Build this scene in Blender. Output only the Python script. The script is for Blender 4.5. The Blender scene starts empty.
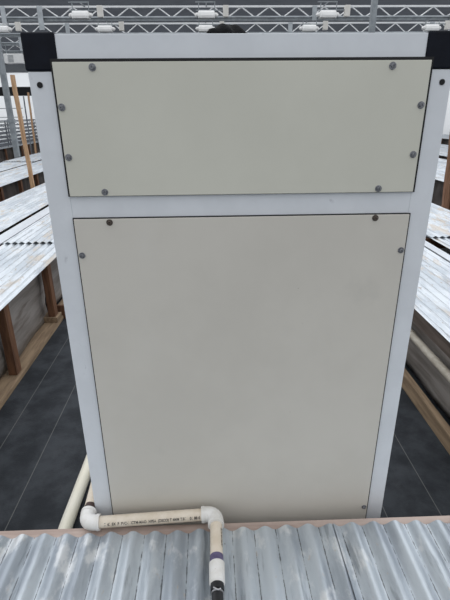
import bpy, bmesh, math, random
from mathutils import Vector, Matrix
random.seed(7)
S = bpy.context.scene
COL = S.collection
PI = math.pi

# ------------------------------------------------------------------ materials
def srgb(r, g, b):
    f = lambda c: (c/255/12.92) if c/255 <= .04045 else ((c/255+.055)/1.055)**2.4
    return (f(r), f(g), f(b), 1)

def mat(name, c1, c2=None, scale=20, rough=.5, metal=0, stretch=(1, 1, 1), detail=4, bump=0, lo=.35, hi=.65,
        spots=None, spec=.5, bscale=None):
    """Procedural material: two colours blended by noise, optional bump, optional list of stain layers
    (colour, scale, low, high, stretch, strength)."""
    m = bpy.data.materials.new(name); m.use_nodes = True
    nt = m.node_tree; N = nt.nodes; L = nt.links
    b = N['Principled BSDF']
    b.inputs['Roughness'].default_value = rough
    b.inputs['Metallic'].default_value = metal
    b.inputs['Specular IOR Level'].default_value = spec
    tc = N.new('ShaderNodeTexCoord')
    def noise(sc, st, det=detail):
        mp = N.new('ShaderNodeMapping'); mp.inputs['Scale'].default_value = st
        L.new(tc.outputs['Object'], mp.inputs['Vector'])
        n = N.new('ShaderNodeTexNoise'); n.inputs['Scale'].default_value = sc; n.inputs['Detail'].default_value = det
        n.inputs['Roughness'].default_value = .62
        L.new(mp.outputs['Vector'], n.inputs['Vector'])
        return n.outputs['Fac']
    def ramp(fac, a, z):
        r = N.new('ShaderNodeMapRange'); r.interpolation_type = 'SMOOTHSTEP'
        r.inputs['From Min'].default_value = a; r.inputs['From Max'].default_value = z
        L.new(fac, r.inputs['Value']); return r.outputs['Result']
    def mix(fac, a, c):
        x = N.new('ShaderNodeMix'); x.data_type = 'RGBA'
        L.new(fac, x.inputs['Factor'])
        if isinstance(a, tuple): x.inputs['A'].default_value = a
        else: L.new(a, x.inputs['A'])
        x.inputs['B'].default_value = c
        return x.outputs['Result']
    n = noise(scale, stretch)
    col = mix(ramp(n, lo, hi), c1, c2 or c1)
    for sp in spots or []:
        c, sc, a, z, st, k = sp
        f = ramp(noise(sc, st, 5), a, z)
        mu = N.new('ShaderNodeMath'); mu.operation = 'MULTIPLY'; mu.inputs[1].default_value = k
        L.new(f, mu.inputs[0])
        col = mix(mu.outputs[0], col, c)
    L.new(col, b.inputs['Base Color'])
    if bump:
        bp = N.new('ShaderNodeBump'); bp.inputs['Strength'].default_value = bump; bp.inputs['Distance'].default_value = .01
        L.new(noise(bscale or scale, stretch), bp.inputs['Height']); L.new(bp.outputs['Normal'], b.inputs['Normal'])
    return m

M = {}
M['frame'] = mat('powder_coated_aluminium', srgb(225, 229, 233), srgb(220, 224, 228), 9, .42,
                 spots=[(srgb(176, 178, 184), 30, .66, .74, (1, 1, .5), .5)])
M['panel'] = mat('beige_panel', srgb(213, 212, 199), srgb(209, 208, 195), 3, .45, bump=.02, bscale=160,
                 spots=[(srgb(219, 218, 207), 2.2, .5, .75, (1, 1, .3), .5)])
M['panel_low'] = mat('beige_panel_scuffed', srgb(211, 207, 197), srgb(206, 202, 192), 3, .5, bump=.02, bscale=160,
                 spots=[(srgb(194, 191, 182), 5, .64, .78, (1, 1, .7), .35), (srgb(216, 214, 208), 2.5, .55, .8, (1, 1, .4), .5),
                        (srgb(140, 130, 115), 70, .74, .78, (1, 1, 1), .7)])
M['black'] = mat('black_plastic', srgb(20, 24, 34), srgb(16, 19, 28), 30, .55, spec=.15)
M['gasket'] = mat('black_rubber', srgb(14, 14, 16), srgb(20, 20, 22), 30, .7)
M['dome'] = mat('black_crinkled_plastic', srgb(9, 10, 13), srgb(5, 6, 8), 50, .75, bump=.5, spec=.08)
M['bolt'] = mat('zinc_bolt', srgb(150, 152, 156), srgb(105, 107, 112), 300, .4, .6)
M['bolt_dark'] = mat('tarnished_bolt', srgb(106, 96, 88), srgb(66, 58, 52), 300, .55, .4)
M['pvc'] = mat('cream_pvc', srgb(224, 213, 196), srgb(214, 201, 181), 25, .4, stretch=(1, 1, 1),
               spots=[(srgb(150, 128, 100), 60, .68, .76, (1, 1, 1), .5)])
M['pvc_white'] = mat('white_pvc', srgb(230, 229, 226), srgb(220, 218, 212), 30, .35,
                     spots=[(srgb(176, 165, 145), 50, .64, .74, (1, 1, 1), .5)])
M['pvc_old'] = mat('weathered_pvc', srgb(244, 241, 228), srgb(236, 232, 214), 8, .5, stretch=(1, .25, 1),
                   spots=[(srgb(212, 198, 152), 9, .56, .74, (1, .3, 1), .55)])
M['pvc_grey'] = mat('dusty_pvc', srgb(196, 189, 176), srgb(176, 168, 154), 14, .6)
M['purple'] = mat('purple_primer', srgb(98, 90, 122), srgb(80, 73, 104), 60, .5)
M['brown_ring'] = mat('brown_stain_ring', srgb(70, 50, 44), srgb(50, 36, 32), 60, .6)
M['hose'] = mat('black_hose', srgb(30, 31, 35), srgb(20, 21, 24), 60, .45)
M['ink'] = mat('black_ink', srgb(38, 36, 36), srgb(60, 56, 54), 400, .7)
M['clamp'] = mat('steel_clamp', srgb(190, 190, 192), srgb(150, 150, 152), 100, .35, .7)
wood_st = (1, .08, 1)
M['wood_pink'] = mat('pinkish_plank', srgb(190, 172, 162), srgb(166, 146, 136), 30, .75, stretch=(.12, 1, 1), bump=.2,
                     spots=[(srgb(60, 50, 46), 90, .7, .75, (1, 1, 1), .7)])
M['wood_brown'] = mat('brown_lumber', srgb(120, 84, 60), srgb(88, 60, 42), 40, .75, stretch=(1, 1, .1), bump=.2)
M['wood_tan'] = mat('tan_lumber', srgb(158, 136, 110), srgb(126, 106, 84), 30, .75, stretch=(1, .1, 1), bump=.2)
M['wood_stake'] = mat('stake_lumber', srgb(206, 170, 134), srgb(170, 132, 98), 40, .75, stretch=(1, 1, .1), bump=.2)
M['wood_post'] = mat('reddish_post', srgb(140, 104, 80), srgb(110, 78, 58), 40, .75, stretch=(1, 1, .1), bump=.2)
M['apron'] = mat('grey_brown_board', srgb(112, 100, 92), srgb(88, 77, 70), 30, .8, stretch=(1, .08, 1), bump=.2)
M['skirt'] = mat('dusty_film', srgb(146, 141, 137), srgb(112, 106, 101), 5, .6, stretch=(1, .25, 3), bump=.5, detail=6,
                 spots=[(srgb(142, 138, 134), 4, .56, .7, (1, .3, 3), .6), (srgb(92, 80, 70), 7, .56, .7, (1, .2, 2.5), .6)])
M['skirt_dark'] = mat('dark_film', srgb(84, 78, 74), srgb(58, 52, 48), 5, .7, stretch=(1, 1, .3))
M['galv_far'] = mat('whitened_galvanised', srgb(219, 225, 230), srgb(190, 198, 205), 8, .38, .4, stretch=(1, .2, 1), detail=7, lo=.4, hi=.6,
                    spots=[(srgb(200, 182, 158), 9, .53, .66, (1, .3, 1), .6), (srgb(150, 128, 104), 40, .6, .7, (1, .35, 1), .6),
                           (srgb(150, 158, 166), 26, .56, .68, (1, .08, 1), .6)])
M['strip'] = mat('smooth_flashing', srgb(228, 233, 238), srgb(216, 222, 228), 6, .35, .3, stretch=(1, .2, 1))
M['truss'] = mat('white_truss_steel', srgb(250, 251, 251), srgb(242, 244, 245), 3, .4)
M['chord'] = mat('galvanised_chord', srgb(196, 202, 206), srgb(172, 178, 182), 3, .45, .3)
M['grey_steel'] = mat('grey_steel', srgb(158, 164, 168), srgb(136, 142, 146), 6, .5, .3)
M['rack'] = mat('rack_wire', srgb(122, 126, 132), srgb(94, 98, 104), 6, .5, .3)
M['fixture'] = mat('white_fixture', srgb(248, 248, 246), srgb(240, 240, 238), 6, .4)
M['fixture_box'] = mat('beige_ballast', srgb(236, 233, 226), srgb(228, 225, 218), 6, .45)
M['ceiling'] = mat('grey_shade_cloth', srgb(104, 107, 112), srgb(88, 91, 97), 1.2, .9, stretch=(1, 3, 1), detail=6)
M['trim_grey'] = mat('grey_beam', srgb(150, 154, 158), srgb(140, 144, 148), 2, .6)
M['band'] = mat('black_band', srgb(24, 24, 28), srgb(34, 34, 38), 2, .7)

def floor_mat():
    m = mat('black_ground_cloth', srgb(58, 62, 67), srgb(36, 40, 45), 5, .8, detail=8, bump=.25, bscale=120,
            spots=[(srgb(74, 76, 80), 3.5, .55, .75, (1, 1, 1), .5), (srgb(130, 128, 124), 130, .74, .78, (1, 1, 1), .5)], spec=.3)
    nt = m.node_tree; N = nt.nodes; L = nt.links; b = N['Principled BSDF']
    src = b.inputs['Base Color'].links[0].from_socket
    tc = N.new('ShaderNodeTexCoord'); sx = N.new('ShaderNodeSeparateXYZ'); L.new(tc.outputs['Object'], sx.inputs[0])
    acc = None
    for x0, w in ((-1.22, .0022), (-.966, .0022), (1.056, .0022), (.8, .002), (-.69, .002)):
        d = N.new('ShaderNodeMath'); d.operation = 'SUBTRACT'; d.inputs[1].default_value = x0; L.new(sx.outputs['X'], d.inputs[0])
        a = N.new('ShaderNodeMath'); a.operation = 'ABSOLUTE'; L.new(d.outputs[0], a.inputs[0])
        c = N.new('ShaderNodeMath'); c.operation = 'LESS_THAN'; c.inputs[1].default_value = w; L.new(a.outputs[0], c.inputs[0])
        if acc is None: acc = c.outputs[0]
        else:
            s = N.new('ShaderNodeMath'); s.operation = 'MAXIMUM'; L.new(acc, s.inputs[0]); L.new(c.outputs[0], s.inputs[1]); acc = s.outputs[0]
    k = N.new('ShaderNodeMath'); k.operation = 'MULTIPLY'; k.inputs[1].default_value = .32; L.new(acc, k.inputs[0])
    x = N.new('ShaderNodeMix'); x.data_type = 'RGBA'; L.new(k.outputs[0], x.inputs['Factor'])
    L.new(src, x.inputs['A']); x.inputs['B'].default_value = srgb(150, 150, 146)
    L.new(x.outputs['Result'], b.inputs['Base Color'])
    return m
M['floor'] = floor_mat()

PITCH = .0661
def furrow_dirt_shade(m, pitch, phase, wmin, wmax, strength, colour, scale=(14, 9, 1)):
    """broken lines along the furrows of a corrugated sheet: dirt on near sheets, painted rib shade on far ones"""
    nt = m.node_tree; N = nt.nodes; L = nt.links; b = N['Principled BSDF']
    src = b.inputs['Base Color'].links[0].from_socket
    def op(o, a, v=None):
        n = N.new('ShaderNodeMath'); n.operation = o; L.new(a, n.inputs[0])
        if isinstance(v, (int, float)): n.inputs[1].default_value = v
        elif v is not None: L.new(v, n.inputs[1])
        return n.outputs[0]
    tc = N.new('ShaderNodeTexCoord'); sx = N.new('ShaderNodeSeparateXYZ'); L.new(tc.outputs['Object'], sx.inputs[0])
    a = op('ABSOLUTE', op('SUBTRACT', op('FRACT', op('SUBTRACT', op('DIVIDE', sx.outputs['X'], pitch), phase)), .5))
    mp = N.new('ShaderNodeMapping'); mp.inputs['Scale'].default_value = scale; L.new(tc.outputs['Object'], mp.inputs['Vector'])
    n = N.new('ShaderNodeTexNoise'); n.inputs['Scale'].default_value = 2.5; n.inputs['Detail'].default_value = 8; n.inputs['Roughness'].default_value = .75
    L.new(mp.outputs['Vector'], n.inputs['Vector'])
    r = N.new('ShaderNodeMapRange'); r.inputs['From Min'].default_value = .35; r.inputs['From Max'].default_value = .75
    r.inputs['To Min'].default_value = wmin; r.inputs['To Max'].default_value = wmax; L.new(n.outputs['Fac'], r.inputs['Value'])
    k = op('MULTIPLY', op('LESS_THAN', a, r.outputs['Result']), strength)
    x = N.new('ShaderNodeMix'); x.data_type = 'RGBA'; L.new(k, x.inputs['Factor'])
    L.new(src, x.inputs['A']); x.inputs['B'].default_value = colour
    L.new(x.outputs['Result'], b.inputs['Base Color'])
    return m
M['galv_near'] = furrow_dirt_shade(mat('dull_galvanised', srgb(192, 200, 206), srgb(160, 168, 176), 9, .38, .42, stretch=(1, .25, 1), detail=8, bump=.06, bscale=60,
            lo=.4, hi=.6, spots=[(srgb(226, 228, 228), 11, .55, .66, (1, .6, 1), .7), (srgb(116, 123, 130), 34, .55, .68, (1, .12, 1), .6),
                   (srgb(190, 176, 160), 45, .64, .72, (1, .6, 1), .5), (srgb(40, 40, 42), 60, .73, .75, (1, .5, 1), .8)]),
            PITCH, 0, -.01, .055, .75, srgb(52, 52, 55))


furrow_dirt_shade(M['galv_far'], .0675, .3, -.02, .17, .5, srgb(112, 115, 118), (9, 1.5, 1))  # grey furrow lines paint in rib shading that the even sky leaves flat

def cloth_mat(name, c1, c2, scale, trans):
    """sheeting that scatters light back and lets daylight through"""
    m = bpy.data.materials.new(name); m.use_nodes = True
    nt = m.node_tree; N = nt.nodes; L = nt.links
    for n in list(N):
        if n.type != 'OUTPUT_MATERIAL': N.remove(n)
    out = [n for n in N if n.type == 'OUTPUT_MATERIAL'][0]
    tc = N.new('ShaderNodeTexCoord'); n = N.new('ShaderNodeTexNoise'); n.inputs['Scale'].default_value = scale; n.inputs['Detail'].default_value = 4
    L.new(tc.outputs['Object'], n.inputs['Vector'])
    x = N.new('ShaderNodeMix'); x.data_type = 'RGBA'; L.new(n.outputs['Fac'], x.inputs['Factor'])
    x.inputs['A'].default_value = c1; x.inputs['B'].default_value = c2
    d = N.new('ShaderNodeBsdfDiffuse'); t = N.new('ShaderNodeBsdfTranslucent')
    L.new(x.outputs['Result'], d.inputs['Color']); L.new(x.outputs['Result'], t.inputs['Color'])
    ms = N.new('ShaderNodeMixShader'); ms.inputs[0].default_value = trans
    L.new(d.outputs[0], ms.inputs[1]); L.new(t.outputs[0], ms.inputs[2]); L.new(ms.outputs[0], out.inputs['Surface'])
    return m
M['wall'] = cloth_mat('white_polythene', srgb(236, 238, 238), srgb(248, 249, 249), .8, .7)
M['ceiling'] = cloth_mat('grey_shade_cloth', srgb(92, 95, 100), srgb(74, 77, 82), 1.5, .6)

# ------------------------------------------------------------------ mesh helpers
def box(bm, x0, x1, y0, y1, z0, z1, bev=0, mtx=None):
    vs = [bm.verts.new((x, y, z)) for z in (z0, z1) for y in (y0, y1) for x in (x0, x1)]
    fs = [(0, 2, 3, 1), (4, 5, 7, 6), (0, 1, 5, 4), (2, 6, 7, 3), (0, 4, 6, 2), (1, 3, 7, 5)]
    faces = [bm.faces.new([vs[i] for i in f]) for f in fs]
    if bev:
        es = list({e for f in faces for e in f.edges})
        bmesh.ops.bevel(bm, geom=es, offset=bev, segments=2, affect='EDGES', profile=.5)
    return vs

def tube(bm, pts, r, n=12, cap=True, square=False):
    """swept tube through pts; r a number or one per point"""
    pts = [Vector(p) for p in pts]
    rs = r if isinstance(r, (list, tuple)) else [r]*len(pts)
    T0 = (pts[1]-pts[0]).normalized()
    up = Vector((0, 0, 1)) if abs(T0.z) < .9 else Vector((1, 0, 0))
    rings = []
    nrm = (up - T0*up.dot(T0)).normalized()
    for i, p in enumerate(pts):
        if i == 0: t = pts[1]-pts[0]
        elif i == len(pts)-1: t = pts[-1]-pts[-2]
        else: t = (pts[i+1]-p).normalized()+(p-pts[i-1]).normalized()
        t.normalize()
        nrm = (nrm - t*nrm.dot(t)).normalized(); bi = t.cross(nrm)
        ring = []
        for k in range(n):
            a = 2*PI*k/n + (PI/n if square else 0)
            ring.append(bm.verts.new(p + (nrm*math.cos(a)+bi*math.sin(a))*rs[i]))
        rings.append(ring)
    for a, b in zip(rings, rings[1:]):
        for k in range(n): bm.faces.new((a[k], a[(k+1) % n], b[(k+1) % n], b[k]))
    if cap:
        bm.faces.new(rings[0][::-1]); bm.faces.new(rings[-1])

def obj(name, bm, m, parent=None, smooth=False):
    bmesh.ops.recalc_face_normals(bm, faces=bm.faces[:])
    me = bpy.data.meshes.new(name); bm.to_mesh(me); bm.free()
    me.materials.append(m)
    if smooth:
        for p in me.polygons: p.use_smooth = True
        me.set_sharp_from_angle(angle=math.radians(42))
    o = bpy.data.objects.new(name, me); COL.objects.link(o)
    if parent:
        o.parent = parent
        o.location = -Vector(parent_world(parent))
    return o

def parent_world(p):
    v = Vector(p.location)
    while p.parent: p = p.parent; v += Vector(p.location)
    return v

def B(): return bmesh.new()

def boxobj(name, m, dims, parent=None, bev=0):
    bm = B(); box(bm, *dims, bev=bev); return obj(name, bm, m, parent)

def tag(o, label, cat, group=None, kind=None):
    o['label'] = label; o['category'] = cat
    if group: o['group'] = group
    if kind: o['kind'] = kind
    return o

def thing(name, label, cat, loc, group=None):
    o = bpy.data.objects.new(name, None); COL.objects.link(o); o.location = loc; o.empty_display_size = .1
    return tag(o, label, cat, group)

def copy_tree(o, dx, parent=None):
    c = o.copy(); COL.objects.link(c)
    if parent: c.parent = parent
    else: c.location = Vector(o.location)+Vector(dx)
    for ch in [k for k in bpy.data.objects if k.parent == o]: copy_tree(ch, dx, c)
    return c

def struct(name, bm, m):
    o = obj(name, bm, m); o['kind'] = 'structure'; return o

# ------------------------------------------------------------------ setting
bm = B(); box(bm, -26, 26, -6, 32, -.05, 0); struct('floor', bm, M['floor'])
bm = B(); bm.faces.new([bm.verts.new(p) for p in ((-26, 30, 0), (26, 30, 0), (26, 30, 3.95), (-26, 30, 3.95))]); struct('wall_back', bm, M['wall'])
bm = B(); box(bm, -26, -4, 29.93, 29.995, 2.72, 3.2); struct('trim_1', bm, M['band'])
bm = B(); box(bm, -26, 26, 29.8, 30.02, 3.95, 4.35); struct('trim_2', bm, M['trim_grey'])
bm = B(); bm.faces.new([bm.verts.new(p) for p in ((-26, 30, 4.35), (26, 30, 4.35), (26, 30, 6.9), (-26, 30, 6.9))]); struct('trim_3', bm, M['ceiling'])
bm = B(); bm.faces.new([bm.verts.new(p) for p in ((-26, 25.4, 6.9), (26, 25.4, 6.9), (26, 30, 6.9), (-26, 30, 6.9))]); struct('ceiling', bm, M['ceiling'])

# ------------------------------------------------------------------ equipment cabinet
XL, XR, YF, ZT, YB = -.3815, .5385, 1.10, 1.912, 1.95
W = .054
cab = thing('equipment_cabinet', 'tall grey framed equipment cabinet with beige panels and black corner caps', 'cabinet', (.0785, 1.525, 0))
PF = .006
for x0 in (XL, XR-W):
    boxobj('stile', M['frame'], (x0, x0+W, YF, YF+W, .09, ZT-.07), cab, .0015)
    boxobj('stile', M['frame'], (x0, x0+W, YB-W, YB, .09, ZT-.07), cab, .0015)
ZM0, ZM1 = 1.5275, 1.5788
for z0, z1, x0, x1 in ((ZT-.0525, ZT, XL+.066, XR-.066), (ZM0, ZM1, XL+W, XR-W), (.09, .15, XL+W, XR-W)):
    boxobj('rail', M['frame'], (x0, x1, YF+.0003, YF+W, z0, z1), cab, .001)
    boxobj('rail', M['frame'], (x0, x1, YB-W, YB, z0, z1), cab, .001)
for x0, x1 in ((XL, XL+W), (XR-W, XR)):
    boxobj('rail', M['frame'], (x0, x1, YF+.07, YB-.07, ZT-.0525, ZT), cab, .003)
    boxobj('rail', M['frame'], (x0, x1, YF+W, YB-W, .09, .15), cab, .003)
for x0, x1 in ((XL-.004, XL+.066), (XR-.066, XR+.004)):
    for y0, y1 in ((YF-.003, YF+.07), (YB-.07, YB+.003)):
        boxobj('corner_cap', M['black'], (x0, x1, y0, y1, ZT-.069, ZT+.004), cab, .004)
        boxobj('foot', M['black'], (x0, x1, y0, y1, 0, .092), cab, .004)
def panel(name, m, x0, x1, z0, z1, gl, gr, gt, gb):
    boxobj('gasket', M['gasket'], (x0-gl, x1+gr, YF-.004, YF+.003, z0-gb, z1+gt), cab)
    return boxobj(name, m, (x0, x1, YF-.009, YF-.0035, z0, z1), cab, .0008)
up = panel('upper_panel', M['panel'], -.3255, .4845, ZM1+.001, 1.8595, .005, .006, .0065, .0015)
lp = panel('lower_panel', M['panel_low'], -.3245, .4848, .15, ZM0-.002, .0035, .0042, .002, 0)
for s, x in ((-1, XL+.012), (1, XR-.012)):
    boxobj('side_panel', M['panel'], (x-.006, x+.006, YF+W, YB-W, .15, ZT-.0525), cab)
boxobj('back_panel', M['panel'], (XL+W, XR-W, YB-.02, YB-.008, .15, ZT-.0525), cab)
boxobj('top_panel', M['panel'], (XL+W, XR-W, YF+W, YB-W, ZT-.014, ZT-.002), cab)

def bolt(x, z, parent, dark=False):
    bm = B(); y = YF-.009
    # washer, domed hexagon head and drive recess turned about Y
    prof = [(0, .0088, .0), (-.0016, .0088, 0), (-.0022, .0078, 0)]
    n = 20; rings = []
    def ring(r, yy, cnt=n, ph=0): return [bm.verts.new((x+r*math.cos(2*PI*k/cnt+ph), yy, z+r*math.sin(2*PI*k/cnt+ph))) for k in range(cnt)]
    rs = [ring(.0078, y), ring(.0078, y-.0014), ring(.0070, y-.0018)]
    for a, b in zip(rs, rs[1:]):
        for k in range(n): bm.faces.new((a[k], a[(k+1) % n], b[(k+1) % n], b[k]))
    bm.faces.new(rs[-1])
    ph = random.random()
    hs = [ring(.0046, y-.0016, 6, ph), ring(.0046, y-.0052, 6, ph), ring(.0038, y-.0062, 6, ph), ring(.0022, y-.0062, 6, ph), ring(.0020, y-.0042, 6, ph)]
    for a, b in zip(hs, hs[1:]):
        for k in range(6): bm.faces.new((a[k], a[(k+1) % 6], b[(k+1) % 6], b[k]))
    bm.faces.new(hs[-1])
    o = obj('bolt', bm, M['bolt_dark' if dark else 'bolt'], parent)
    if dark: o['label'] = 'rusty dark bolt head'
for x, z in ((-.242, 1.849), (.400, 1.8485), (-.317, 1.7715), (.474, 1.770), (-.3165, 1.667), (.472, 1.665), (-.2435, 1.5888), (.4, 1.5885)):
    bolt(x, z, up)
for x, z, d in ((-.240, 1.5175, 1), (.401, 1.5185, 1), (-.315, 1.4368, 0), (.4755, 1.436, 0), (.4745, .583, 0)):
    bolt(x, z, lp, d)
for x, z in ((-.3597, 1.816), (.5177, 1.8165)):
    bm = B(); tube(bm, [(x, YF-.0015, z), (x, YF-.0002, z)], .0062, 20)
    bm2 = B(); bm2.free()
    obj('plug', bm, M['gasket'], cab, True)

# low black lump on the cabinet top
bm = B()
bmesh.ops.create_uvsphere(bm, u_segments=36, v_segments=18, radius=1)
for v in bm.verts:
    c = v.co
    k = 1 + .10*math.sin(3*c.x+1.3)*math.cos(4*c.y) + .05*math.sin(11*c.x+5*c.y)
    z = max(c.z, 0)
    v.co = Vector((.066+c.x*.074*k, 1.42+c.y*.085*k, ZT+.001+(z**.6)*.058*k*(1-.25*c.x)))
box(bm, -.16, .17, 1.36, 1.48, ZT+.0005, ZT+.0325, .01)
tag(obj('vent_cap', bm, M['dome'], None, True), 'low lumpy black cap on the middle of the grey cabinet top', 'vent')

# ------------------------------------------------------------------ near bench
nb = thing('corrugated_bench', 'near bench in front of the cabinet with pinkish plank edge under corrugated sheets', 'bench', (0, .55, 0))
ZS = .578
boxobj('edge_plank', M['wood_pink'], (-1.22, 1.22, .93, 1.052, ZS-.038, ZS), nb, .003)
boxobj('edge_plank', M['wood_pink'], (-1.22, 1.22, .02, .12, ZS-.038, ZS), nb, .003)
boxobj('cross_rail', M['wood_pink'], (-1.22, 1.22, .5, .56, ZS-.038, ZS), nb, .003)
for x in (-1.2, -.02, 1.15):
    boxobj('cross_rail', M['wood_brown'], (x, x+.04, .03, 1.05, ZS-.128, ZS-.039), nb)
for x in (-1.155, 1.105):
    for y in (.05, .95):
        boxobj('leg', M['wood_brown'], (x, x+.045, y, y+.09, 0, ZS-.039), nb)

def sheet(name, x0, x1, y0, y1, z, m, amp=.0064, pitch=PITCH, phase=0, ny=6, jit=0, seg=12, wav=0):
    """corrugated sheet, ribs along Y, furrow bottoms at z; 0.8 mm thick"""
    bm = B(); n = max(4, int((x1-x0)/pitch*seg)); rows = []
    for j in range(ny+1):
        v = j/ny; row = []
        for i in range(n+1):
            x = x0+(x1-x0)*i/n; c = math.cos(2*PI*(x/pitch-phase))
            y = y0+(y1-y0)*v
            if jit and j == ny: y += jit*(math.sin(x*7.1)+.6*math.sin(x*23+2))
            zz = z+.0008+amp*(1+c)
            if wav: zz += wav*(1+math.sin(x*5+y*4+z*900)*math.sin(y*3+x*2))
            row.append((x, y, zz))
        rows.append(row)
    top = [[bm.verts.new(p) for p in r] for r in rows]
    bot = [[bm.verts.new((p[0], p[1], p[2]-.0008)) for p in r] for r in rows]
    for j in range(ny):
        for i in range(n):
            bm.faces.new((top[j][i], top[j][i+1], top[j+1][i+1], top[j+1][i]))
            bm.faces.new((bot[j][i], bot[j+1][i], bot[j+1][i+1], bot[j][i+1]))
    for j in range(ny):
        for i in (0, n): bm.faces.new((top[j][i], top[j+1][i], bot[j+1][i], bot[j][i]))
    for i in range(n):
        for j in (0, ny): bm.faces.new((top[j][i], bot[j][i], bot[j][i+1], top[j][i+1]))
    return obj(name, bm, m, None, True)

PH = (.0807/PITCH) % 1
# the material's furrow lines are keyed to object x, so the sheet is shifted to put a furrow at x = (k+.5)*PITCH
def near_sheet(x0, x1, z, label):
    sh = PH*PITCH
    o = sheet('corrugated_sheet', x0-sh, x1-sh, .06, 1.018, z, M['galv_near'], .0086, PITCH, 0, 10, .0025, 16, .0006)
    o.location.x = sh
    return tag(o, label, 'sheet', 'corrugated sheets on the near bench')
near_sheet(-1.18, -.315, ZS, 'dull corrugated sheet on near bench, the left one, nearest the long cream floor pipe')
near_sheet(-.335, .375, ZS+.001, 'dull corrugated sheet on near bench, the middle one directly under the black hose end')
near_sheet(.355, 1.18, ZS+.006, 'streaky darker corrugated sheet on near bench at the right, before the right aisle')

# ------------------------------------------------------------------ pvc pipe
R1 = .0178; RE = .0229
PL = Vector((-.398, 1.046, .6035)); PR = Vector((-.001, 1.052, .618)); XD = PR.x
DX = (PR-PL).normalized()
pv = thing('water_pipe', 'cream plastic pipe with white elbows lying along the near bench edge', 'pipe', (-.2, 1.05, .59))
def pipe_run(name, a, b, r, m, parent, n=28):
    bm = B(); tube(bm, [a, b], r, n); return obj(name, bm, m, parent, True)
p1 = pipe_run('pipe', PL+DX*.03, PR-DX*.03, R1, M['pvc'], pv)
ZP = PR.z
p2 = pipe_run('pipe', PR-Vector((0, .03, 0)), (XD, .885, ZP), R1, M['pvc'], pv)
p3 = pipe_run('pipe', PL+Vector((0, .03, 0)), (PL.x-.03, 1.9, PL.z), R1, M['pvc'], pv)
def elbow(P, u, v):
    """90 degree socket elbow joining directions u and v at P"""
    bm = B(); R = .026; L = .043; u = Vector(u); v = Vector(v)
    c = P+u*R+v*R; pts = [P+u*L]
    for k in range(9):
        a = k/8*PI/2
        pts.append(c-v*R*math.cos(a)-u*R*math.sin(a))
    pts.append(P+v*L)
    tube(bm, pts, RE, 28)
    for d in (u, v): tube(bm, [P+d*(L-.008), P+d*(L+.001)], RE+.0015, 28)
    return obj('elbow', bm, M['pvc_white'], pv, True)
elbow(PL, DX, (0, 1, 0)); elbow(PR, -DX, (0, -1, 0))
bm = B(); tube(bm, [PL+Vector((0, .046, 0)), PL+Vector((0, .066, 0))], R1+.0008, 28); obj('stain_ring', bm, M['brown_ring'], p3, True)
bm = B(); tube(bm, [(XD, .906, ZP), (XD, .882, ZP)], R1+.0006, 28); obj('primer_band', bm, M['purple'], p2, True)
bm = B(); tube(bm, [(XD, .885, ZP), (XD, .882, ZP), (XD, .826, ZP), (XD, .823, ZP)], [R1+.001, .0216, .0210, R1], 28); obj('coupling', bm, M['pvc_white'], pv, True)
bm = B(); tube(bm, [(XD, .826, ZP), (XD, .820, ZP), (XD, .818, ZP), (XD, .806, ZP), (XD, .804, ZP)], [.0175, .0175, .0182, .0178, .0150], 28)
obj('hose_fitting', bm, M['hose'], pv, True)
bm = B(); tube(bm, [(XD, .807, ZP), (XD, .6, ZP-.002), (XD-.004, .35, ZP-.003), (XD-.01, .12, ZP-.003)], .0148, 24); hs = obj('hose', bm, M['hose'], pv, True)
bm = B()
tube(bm, [(XD, .8015, ZP), (XD, .7975, ZP)], .0162, 24)
tube(bm, [(XD-.010, .805, ZP+.0158), (XD+.002, .797, ZP+.0178), (XD+.009, .8005, ZP+.0168)], .0022, 8)
obj('hose_clamp', bm, M['clamp'], hs, True)

def print_on(text, size, along, a0, a1, ang0, r, parent):
    """printed lettering wrapped on a pipe between coordinates a0 and a1"""
    cu = bpy.data.curves.new('print', 'FONT'); cu.body = text; cu.size = size; cu.offset = size*.03
    tmp = bpy.data.objects.new('tmp', cu); COL.objects.link(tmp)
    dg = bpy.context.evaluated_depsgraph_get()
    me = bpy.data.meshes.new_from_object(tmp.evaluated_get(dg))
    bpy.data.objects.remove(tmp); bpy.data.curves.remove(cu)
    bm = B(); bm.from_mesh(me); bpy.data.meshes.remove(me)
    mx = max(v.co.x for v in bm.verts); mn = min(v.co.x for v in bm.verts)
    for v in bm.verts:
        a = ang0+v.co.y/r; d = r+.0003; q = a0+(v.co.x-mn)/(mx-mn)*(a1-a0)
        if along == 'x':
            b = PL+DX*((q-PL.x)/DX.x)
            v.co = b+Vector((0, -d*math.cos(a), d*math.sin(a)))
        else: v.co = Vector((XD+d*math.cos(a), q, ZP+d*math.sin(a)))
    return obj('print', bm, M['ink'], parent)
print_on('II  6I  5X  P  PVC-I  ICTM-MAO  NPSA  (DSCO) T 4MM T.01', .0118, 'x', -.338, -.093, .12, R1, p1)
print_on('01 88 0', .0118, 'x', -.080, -.049, .12, R1, p1)
print_on('SCH 40 NPSA', .009, 'y', .99, .93, .35, R1, p2)

# ------------------------------------------------------------------ long pipe on the floor, pipe under right bench
bm = B(); tube(bm, [(-.694, .3, .0305), (-.68, 1.57, .0305), (-.665, 2.2, .0305), (-.64, 4.2, .0305)], .0302, 28)
tag(obj('floor_pipe', bm, M['pvc_old'], None, True), 'thick weathered cream pipe lying on the black floor left of the cabinet', 'pipe')
dp = thing('drain_pipe', 'dusty grey plastic pipe running low along the side of the right bench', 'pipe', (1.336, 2.6, .365))
bm = B(); tube(bm, [(1.336, .75, .365), (1.336, 5.9, .365)], .024, 22); obj('pipe', bm, M['pvc_grey'], dp, True)
bm = B(); tube(bm, [(1.336, 2.71, .365), (1.336, 2.80, .365)], .0275, 22); obj('coupling', bm, M['pvc_grey'], dp, True)

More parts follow.
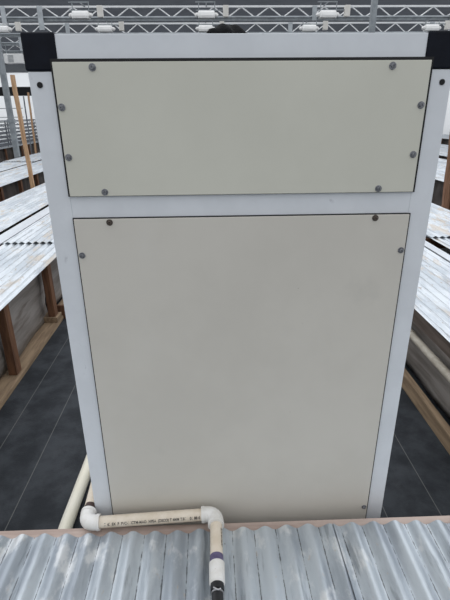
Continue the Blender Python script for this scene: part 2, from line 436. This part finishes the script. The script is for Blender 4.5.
# ------------------------------------------------------------------ benches
ZB = .572
def bench(label, x0, x1, y0, y1, leg_ys, inner, flat=True, skirt='skirt', group=None, plank='wood_tan', legm='wood_brown', apron=False):
    """inner = -1 if the side seen from the camera is x0, +1 if it is x1"""
    t = thing('plant_bench', label, 'bench', ((x0+x1)/2, (y0+y1)/2, 0), group)
    xe = x1 if inner > 0 else x0; s = inner
    def bx(name, m, a, b, *r, bev=0): return boxobj(name, m, (min(a, b), max(a, b))+r, t, bev)
    for e, q in ((xe, s), (x0+x1-xe, -s)):
        bx('top_rail', M['wood_brown'], e-q*.15, e-q*.19, y0, y1, ZB-.10, ZB-.001)
        if flat: bx('base_plank', M[plank], e-q*-.015, e-q*.115, y0, y1, 0, .036, bev=.003)
        else: bx('base_plank', M[plank], e-q*-.013, e-q*.03, y0, y1, 0, .10, bev=.003)
        zb = .037 if flat else .002
        lx0, lx1 = (e-q*.006, e-q*.066) if flat else (e-q*.060, e-q*.092)
        for y in leg_ys:
            bx('leg', M[legm], lx0, lx1, y-.04, y+.04, zb, .429 if apron and e == xe else ZB-.001, bev=.003)
    if apron: bx('apron', M['apron'], xe-s*.063, xe-s*.088, y0+.01, y1-.01, .43, ZB-.001)
    for y in leg_ys:
        bx('cross_rail', M['wood_brown'], x0+.191, x1-.191, y-.02, y+.02, ZB-.10, ZB-.002)
    for e, q in ((xe, s), (x0+x1-xe, -s)):
        bm = B(); nz, ny = 10, max(8, int((y1-y0)/.12)); vs = []
        for j in range(nz+1):
            z = .045+(ZB-.06)*j/nz; row = []
            for i in range(ny+1):
                y = y0+(y1-y0)*i/ny
                off = .105 + .012*math.sin(y*3.1+z*9)+.008*math.sin(y*9.3+z*21)+.03*(1-j/nz)*math.sin(y*1.7+1)*.4
                row.append(bm.verts.new((e-q*off, y, z)))
            vs.append(row)
        for j in range(nz):
            for i in range(ny): bm.faces.new((vs[j][i], vs[j][i+1], vs[j+1][i+1], vs[j+1][i]))
        o = obj('skirt', bm, M[skirt], t, True)
        md = o.modifiers.new('thickness', 'SOLIDIFY'); md.thickness = .002
    return t

def ys(a, b, st): 
    r = []; y = a
    while y < b: r.append(y); y += st
    return r
# left rows
bench('left bench of whitened corrugated sheets, nearest its aisle, brown posts on a tan plank', -2.96, -1.386, .70, 3.90, (1.1, 2.0, 2.9, 3.8), 1)
boxobj('block', M['wood_tan'], (-1.50, -1.372, 3.74, 3.87, .0365, .085), bpy.data.objects['plant_bench'], .003)
boxobj('block', M['wood_brown'], (-1.49, -1.34, 3.905, 3.928, 0, .13), bpy.data.objects['plant_bench'], .003)
bench('bench directly behind the left near bench, mostly hidden by the cabinet', -2.96, -1.386, 3.93, 9.5, (4.75,  5.8, 6.7, 7.6, 8.5, 9.4), 1)
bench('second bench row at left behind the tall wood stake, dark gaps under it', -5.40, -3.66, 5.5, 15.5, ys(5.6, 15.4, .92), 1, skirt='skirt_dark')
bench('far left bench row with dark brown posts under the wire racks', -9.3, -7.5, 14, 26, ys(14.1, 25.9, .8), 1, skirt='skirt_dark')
# right rows
bench('right bench of whitened corrugated sheets with grey film side and tan base board', 1.305, 2.96, .70, 6.2, (2.05, 3.2, 4.4, 5.5, .8), -1, flat=False, apron=True)
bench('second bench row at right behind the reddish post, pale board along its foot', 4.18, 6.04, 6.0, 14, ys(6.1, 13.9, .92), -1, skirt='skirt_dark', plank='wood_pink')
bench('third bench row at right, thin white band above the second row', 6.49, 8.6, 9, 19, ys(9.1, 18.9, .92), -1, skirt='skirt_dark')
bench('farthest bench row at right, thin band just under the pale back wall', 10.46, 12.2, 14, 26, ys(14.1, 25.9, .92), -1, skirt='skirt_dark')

def far_sheet(x0, x1, y0, y1, label, lift=0, phase=.3, grp='whitened corrugated sheets on the side benches', m='galv_far'):
    o = sheet('corrugated_sheet', x0, x1, y0, y1, ZB+lift, M[m], .0076, .0675, phase, 10, 0, 10, .0004)
    return tag(o, label, 'sheet', grp)
def flash(x0, x1, y0, y1, label):
    bm = B(); box(bm, x0, x1, y0, y1, ZB+.001, ZB+.013, .001)
    return tag(obj('flashing_strip', bm, M['strip']), label, 'strip', 'smooth strips between the sheets')
far_sheet(-2.018, -1.374, .60, 4.75, 'whitened sheet on left bench overhanging the left aisle, in front of the dark lap holes')
far_sheet(-2.018, -1.374, 4.40, 9.4, 'whitened sheet on left bench behind the dark lap holes, beside the cabinet frame', .0164, .8)
flash(-2.20, -2.052, .60, 9.4, 'smooth pale strip between the two sheet rows of the left bench')
far_sheet(-2.962, -2.248, .60, 9.4, 'brown stained sheet on left bench, the far row behind the smooth strip', .014, .1)
far_sheet(-4.52, -3.645, 5.5, 15.5, 'white sheet on the second left bench row, beside the wood stake')
far_sheet(-5.40, -4.58, 5.5, 13.0, 'white sheet on second left bench, far side before its row of small lap holes')
far_sheet(-5.40, -4.58, 12.65, 15.5, 'white sheet on second left bench, far side behind its row of small lap holes', .0164, .8)
far_sheet(-9.3, -7.5, 14, 26, 'white sheet on far left bench under the stacked wire racks')
far_sheet(1.293, 1.975, .60, 6.1, 'whitened sheet on right bench overhanging the right aisle')
flash(2.005, 2.09, .60, 6.1, 'smooth pale strip between the two sheet rows of the right bench')
far_sheet(2.155, 2.965, .60, 4.65, 'whitened sheet on right bench, far row in front of its dark lap holes', .014, .1)
far_sheet(2.155, 2.965, 4.30, 6.1, 'whitened sheet on right bench, far row behind its dark lap holes', .0304, .6)
far_sheet(4.165, 5.27, 6.0, 14, 'white sheet on second right bench row, near half before the dark seam')
far_sheet(5.31, 6.04, 6.0, 14, 'white sheet on second right bench row, far half behind the dark seam')
far_sheet(6.48, 8.6, 9, 19, 'white sheet on the third right bench row')
far_sheet(10.45, 12.2, 14, 26, 'white sheet on the farthest right bench row')

# ------------------------------------------------------------------ stakes, poles, columns
def stick(name, m, p0, p1, w, d, label, cat, n=10):
    bm = B(); k = 0; rows = []
    p0, p1 = Vector(p0), Vector(p1)
    for j in range(n+1):
        c = p0.lerp(p1, j/n); c.x += .004*math.sin(j*1.9); rows.append([bm.verts.new((c.x+a*w/2, c.y+b*d/2, c.z)) for a, b in ((-1, -1), (1, -1), (1, 1), (-1, 1))])
    for a, b in zip(rows, rows[1:]):
        for i in range(4): bm.faces.new((a[i], a[(i+1) % 4], b[(i+1) % 4], b[i]))
    bm.faces.new(rows[0][::-1]); bm.faces.new(rows[-1])
    return tag(obj(name, bm, m), label, cat)
stick('wooden_stake', M['wood_stake'], (-3.01, 8.1, 0), (-3.055, 8.1, 2.32), .062, .04, 'tall leaning tan wooden stake behind the left bench', 'stake')
stick('wooden_stake', M['wood_stake'], (-5.60, 15.7, 0), (-5.53, 15.7, 2.36), .05, .04, 'thin distant wooden stake close to the cabinet frame at left', 'stake')
stick('wooden_stake', M['wood_post'], (3.035, 5.78, 0), (2.95, 5.78, 1.62), .058, .05, 'reddish wooden post leaning behind the right bench', 'stake')
bm = B(); tube(bm, [(-5.70, 15.62, 0), (-5.66, 15.62, 2.25)], .02, 10)
tag(obj('metal_pole', bm, M['rack'], None, True), 'thin grey metal pole beside the thin wooden stake', 'pole')
def column(x, y, label):
    t = thing('steel_column', label, 'column', (x, y, 0), 'steel roof columns')
    boxobj('post', M['grey_steel'], (x-.07, x+.07, y-.06, y+.06, .012, 5.12), t, .006)
    boxobj('base_plate', M['grey_steel'], (x-.11, x+.11, y-.1, y+.1, 0, .012), t)
    boxobj('bracket', M['grey_steel'], (x-.09, x+.09, y-.08, y+.08, 1.52, 1.62), t, .003)
column(-5.52, 14, 'grey square steel column left of the cabinet, behind the tall wooden stake')
column(4.10, 12.9, 'grey steel column rising above the right part of the cabinet top')
bm = B()
tube(bm, [(-5.735, 15.6, 1.91), (-7, 15.5, 1.905), (-9.4, 15.3, 1.91)], .009, 6)
tube(bm, [(-5.745, 15.6, 1.655), (-7, 15.5, 1.65), (-9.4, 15.3, 1.655)], .009, 6)
tube(bm, [(-9.4, 15.3, ZB+.016), (-9.4, 15.3, 2.2)], .02, 8)
tag(obj('support_wire', bm, M['rack']), 'two taut grey wires strung past the left steel column', 'wire')

# wire racks on the far left bench
def rack(x0, y0, w, l, h, label, grp):
    t = thing('wire_rack', label, 'rack', (x0+w/2, y0+l/2, ZB+.016), grp)
    z0 = ZB+.018
    for a in (0, 1):
        for b in (0, 1):
            bm = B(); tube(bm, [(x0+a*w, y0+b*l, z0), (x0+a*w, y0+b*l, z0+h)], .016, 6); obj('upright', bm, M['rack'], t)
    for k in range(7):
        bm = B(); z = z0+.06+k*(h-.08)/6
        for a in (0, 1): tube(bm, [(x0+a*w, y0, z), (x0+a*w, y0+l, z)], .014, 6)
        for b in range(9): tube(bm, [(x0, y0+l*b/8, z), (x0+w, y0+l*b/8, z)], .012 if b in (0, 8) else .006, 6)
        obj('shelf', bm, M['rack'], t)
    bm = B()
    for k in range(4):
        za, zb = z0+.08+k*(h-.1)/4, z0+.08+(k+1)*(h-.1)/4
        tube(bm, [(x0+w, y0, za), (x0+w, y0+l/2, zb), (x0+w, y0+l, za)], .009, 5)
    obj('brace', bm, M['rack'], t)
    return t
for k, lab in enumerate(('nearest grey wire rack at the left photo edge, on the far left bench', 'second nearest grey wire rack, just right of the nearest on far left bench',
                         'third grey wire rack, seen behind the left steel column', 'fourth grey wire rack, seen behind the tall wooden stake',
                         'fifth grey wire rack, farthest and next to the cabinet frame')):
    rack(-8.15, 15.6+k*1.55, .6, 1.35, .93-(k % 2)*.03, lab, 'wire racks on the far left bench')

# ------------------------------------------------------------------ roof trusses
def truss(Y, ztop, zbot, ph, hang, label, x0=-20, x1=20, per=.955):
    t = thing('roof_truss', label, 'truss', (0, Y, zbot), 'white lattice roof trusses')
    boxobj('top_chord', M['truss'], (x0, x1, Y-.03, Y+.03, ztop-.055, ztop), t, .004)
    boxobj('bottom_chord', M['chord'], (x0, x1, Y-.025, Y+.025, zbot, zbot+.045), t, .004)
    boxobj('lower_beam', M['grey_steel'], (x0, x1, Y+.03, Y+.10, zbot-.09, zbot+.01), t, .004)
    for ex in (x0, x1): boxobj('end_post', M['grey_steel'], (ex-.06, ex+.06, Y-.06, Y+.06, 0, ztop), t)
    bm = B(); pts = []; x = x0+.1+((ph-x0-.1) % per)-per
    zt, zb = ztop-.06, zbot+.03
    while x < x1-.5:
        for a, b in (((x, zt), (x+per*.42, zb)), ((x+per*.42, zb), (x+per*.52, zb)), ((x+per*.52, zb), (x+per*.94, zt)), ((x+per*.94, zt), (x+per, zt))):
            if a[0] > x0: tube(bm, [(a[0], Y, a[1]), (b[0], Y, b[1])], .020, 6)
        x += per
    obj('web', bm, M['truss'], t)
    for hx, w, zl in hang:
        boxobj('hanger', M['chord'], (hx-w*.4, hx+w*.4, Y-.055, Y-.031, zl, ztop-.01), t, .003)
    return t
truss(18.3, 5.115, 4.76, -2.57, ((-5.62, .22, 4.40), (3.75, .2, 4.66), (-6.85, .2, 4.6), (8.6, .2, 4.66)), 'front white lattice roof truss, highest across the top of the photo')
truss(21.35, 5.09, 4.70, -2.73, ((-5.55, .2, 4.5), (3.42, .22, 4.5), (9.25, .25, 4.6)), 'second white lattice roof truss, just above the cabinet top edge')
truss(24.4, 5.11, 4.76, -2.6, ((-8.55, .22, 4.45),), 'third white lattice roof truss, glimpsed only left of the black corner cap')
truss(27.45, 5.11, 4.76, -2.3, (), 'rearmost white lattice roof truss, low at the left photo edge')
# grow lights hung under the trusses
def lamp(x, Y, z, s, label):
    t = thing('grow_light', label, 'light', (x, Y, z), 'grow lights under the roof')
    # reflector: half-hood profile along X with closed ends
    bm = B(); n = 10; A = []; L = .27*s
    prof = [(-.15, 0), (-.16, .07), (-.13, .16), (-.06, .22), (.06, .22), (.13, .16), (.16, .07), (.15, 0)]
    for xx, k in ((-L, .8), (-L+.03, 1), (L-.03, 1), (L, .8)):
        A.append([bm.verts.new((x+xx, Y+a*s*k, z+b*s*(k*.5+.5))) for a, b in prof])
    for a, b in zip(A, A[1:]):
        for i in range(len(prof)-1): bm.faces.new((a[i], a[i+1], b[i+1], b[i]))
    bm.faces.new(A[0]); bm.faces.new(A[-1][::-1])
    rf = obj('reflector', bm, M['fixture'], t)
    md = rf.modifiers.new('thickness', 'SOLIDIFY'); md.thickness = .006
    for sx in (-1, 1):
        bm = B(); tube(bm, [(x+sx*L, Y, z+.10*s), (x+sx*(L+.06*s), Y, z+.10*s), (x+sx*(L+.10*s), Y, z+.07*s)], [.075*s, .07*s, .05*s], 14); obj('socket_cap', bm, M['fixture'], t, True)
    bm = B(); tube(bm, [(x-L*.85, Y, z+.06*s), (x+L*.85, Y, z+.06*s)], .03*s, 12); obj('bulb', bm, M['fixture_box'], t, True)
    boxobj('ballast_box', M['fixture_box'], (x+.55*s, x+.73*s, Y-.08, Y+.08, z+.04, z+.37*s), t, .01)
    bm = B()
    box(bm, x-.35*s, x+.72*s, Y-.02, Y+.02, z+.222*s, z+.25*s)
    for hx in (x-.25*s, x+.28*s): box(bm, hx-.012, hx+.012, Y-.012, Y+.012, z+.24*s, 5.09)
    box(bm, x-.36*s, x+.3*s, Y-.02, Y+.02, 5.075, 5.105)
    box(bm, x-.02, x+.02, Y+.02, Y+.67, 5.08, 5.10)
    obj('hanger_bracket', bm, M['grey_steel'], t)
for x, lab in ((-4.1, 'front-row grow light with beige box, near the top left of the photo'),
               (.02, 'front-row grow light with beige box, above the middle of the cabinet'),
               (4.06, 'front-row grow light with beige box, right of the middle hanger plate')):
    lamp(x, 17.6, 4.62, 1.0, lab)
for x, lab in ((-7.9, 'second-row grow light at the left photo edge above the wire racks'), (-3.93, 'second-row grow light just right of the front left light'),
               (-.02, 'second-row grow light beside the black cap on the cabinet'), (4.06, 'second-row grow light half hidden under the front right light'),
               (8.95, 'second-row grow light above the right black corner cap')):
    lamp(x, 20.65, 4.67, 1.0, lab)
uh = thing('unit_heater', 'white boxy heater hanging at the far left below the third truss', 'heater', (-8.95, 24.4, 3.9))
boxobj('casing', M['fixture'], (-9.4, -8.5, 24.2, 24.6, 3.92, 4.32), uh, .02)
bm = B()
for k in range(6): box(bm, -9.2, -8.95, 24.185, 24.20, 3.98+k*.05, 4.0+k*.05)
obj('grille', bm, M['grey_steel'], uh)
for x in (-9.3, -8.6): boxobj('hanger_rod', M['grey_steel'], (x-.015, x+.015, 24.38, 24.42, 4.32, 4.765), uh)

# ------------------------------------------------------------------ light: bright overcast sky through the open roof
w = bpy.data.worlds.new('overcast_sky'); S.world = w; w.use_nodes = True
nt = w.node_tree; N = nt.nodes; L = nt.links; bg = N['Background']
tc = N.new('ShaderNodeTexCoord'); sp = N.new('ShaderNodeSeparateXYZ'); L.new(tc.outputs['Generated'], sp.inputs[0])
r = N.new('ShaderNodeValToRGB'); L.new(sp.outputs['Z'], r.inputs['Fac'])
e = r.color_ramp.elements
e[0].position = 0; e[0].color = (.60, .62, .65, 1); e[1].position = 1; e[1].color = (1.0, 1.02, 1.06, 1)
mr = N.new('ShaderNodeMapRange'); L.new(sp.outputs['Y'], mr.inputs['Value'])
mr.inputs['From Min'].default_value = -1; mr.inputs['From Max'].default_value = 1
mr.inputs['To Min'].default_value = .75; mr.inputs['To Max'].default_value = 1.5
L.new(r.outputs['Color'], bg.inputs['Color']); L.new(mr.outputs['Result'], bg.inputs['Strength'])

# ------------------------------------------------------------------ camera
f, pit, rol, yaw = 457.807, .39030, -.00877, .03132
cy, sy = math.cos(yaw), math.sin(yaw)
fw = Vector((sy*math.cos(pit), cy*math.cos(pit), -math.sin(pit)))
ri = Vector((cy, -sy, 0)); upv = ri.cross(fw)
r2 = math.cos(rol)*ri+math.sin(rol)*upv; u2 = -math.sin(rol)*ri+math.cos(rol)*upv
cam = bpy.data.cameras.new('camera'); co = bpy.data.objects.new('camera', cam); COL.objects.link(co)
mx = Matrix((( r2.x, u2.x, -fw.x, 0), (r2.y, u2.y, -fw.y, 0), (r2.z, u2.z, -fw.z, 1.76), (0, 0, 0, 1)))
co.matrix_world = mx
cam.sensor_fit = 'VERTICAL'; cam.sensor_height = 24; cam.sensor_width = 18; cam.lens = f/600*24
cam.clip_start = .02; cam.clip_end = 200
S.camera = co
S.view_settings.view_transform = 'Standard'; S.view_settings.look = 'None'; S.view_settings.gamma = 1
S.view_settings.use_curve_mapping = False
S.view_settings.exposure = 0.25
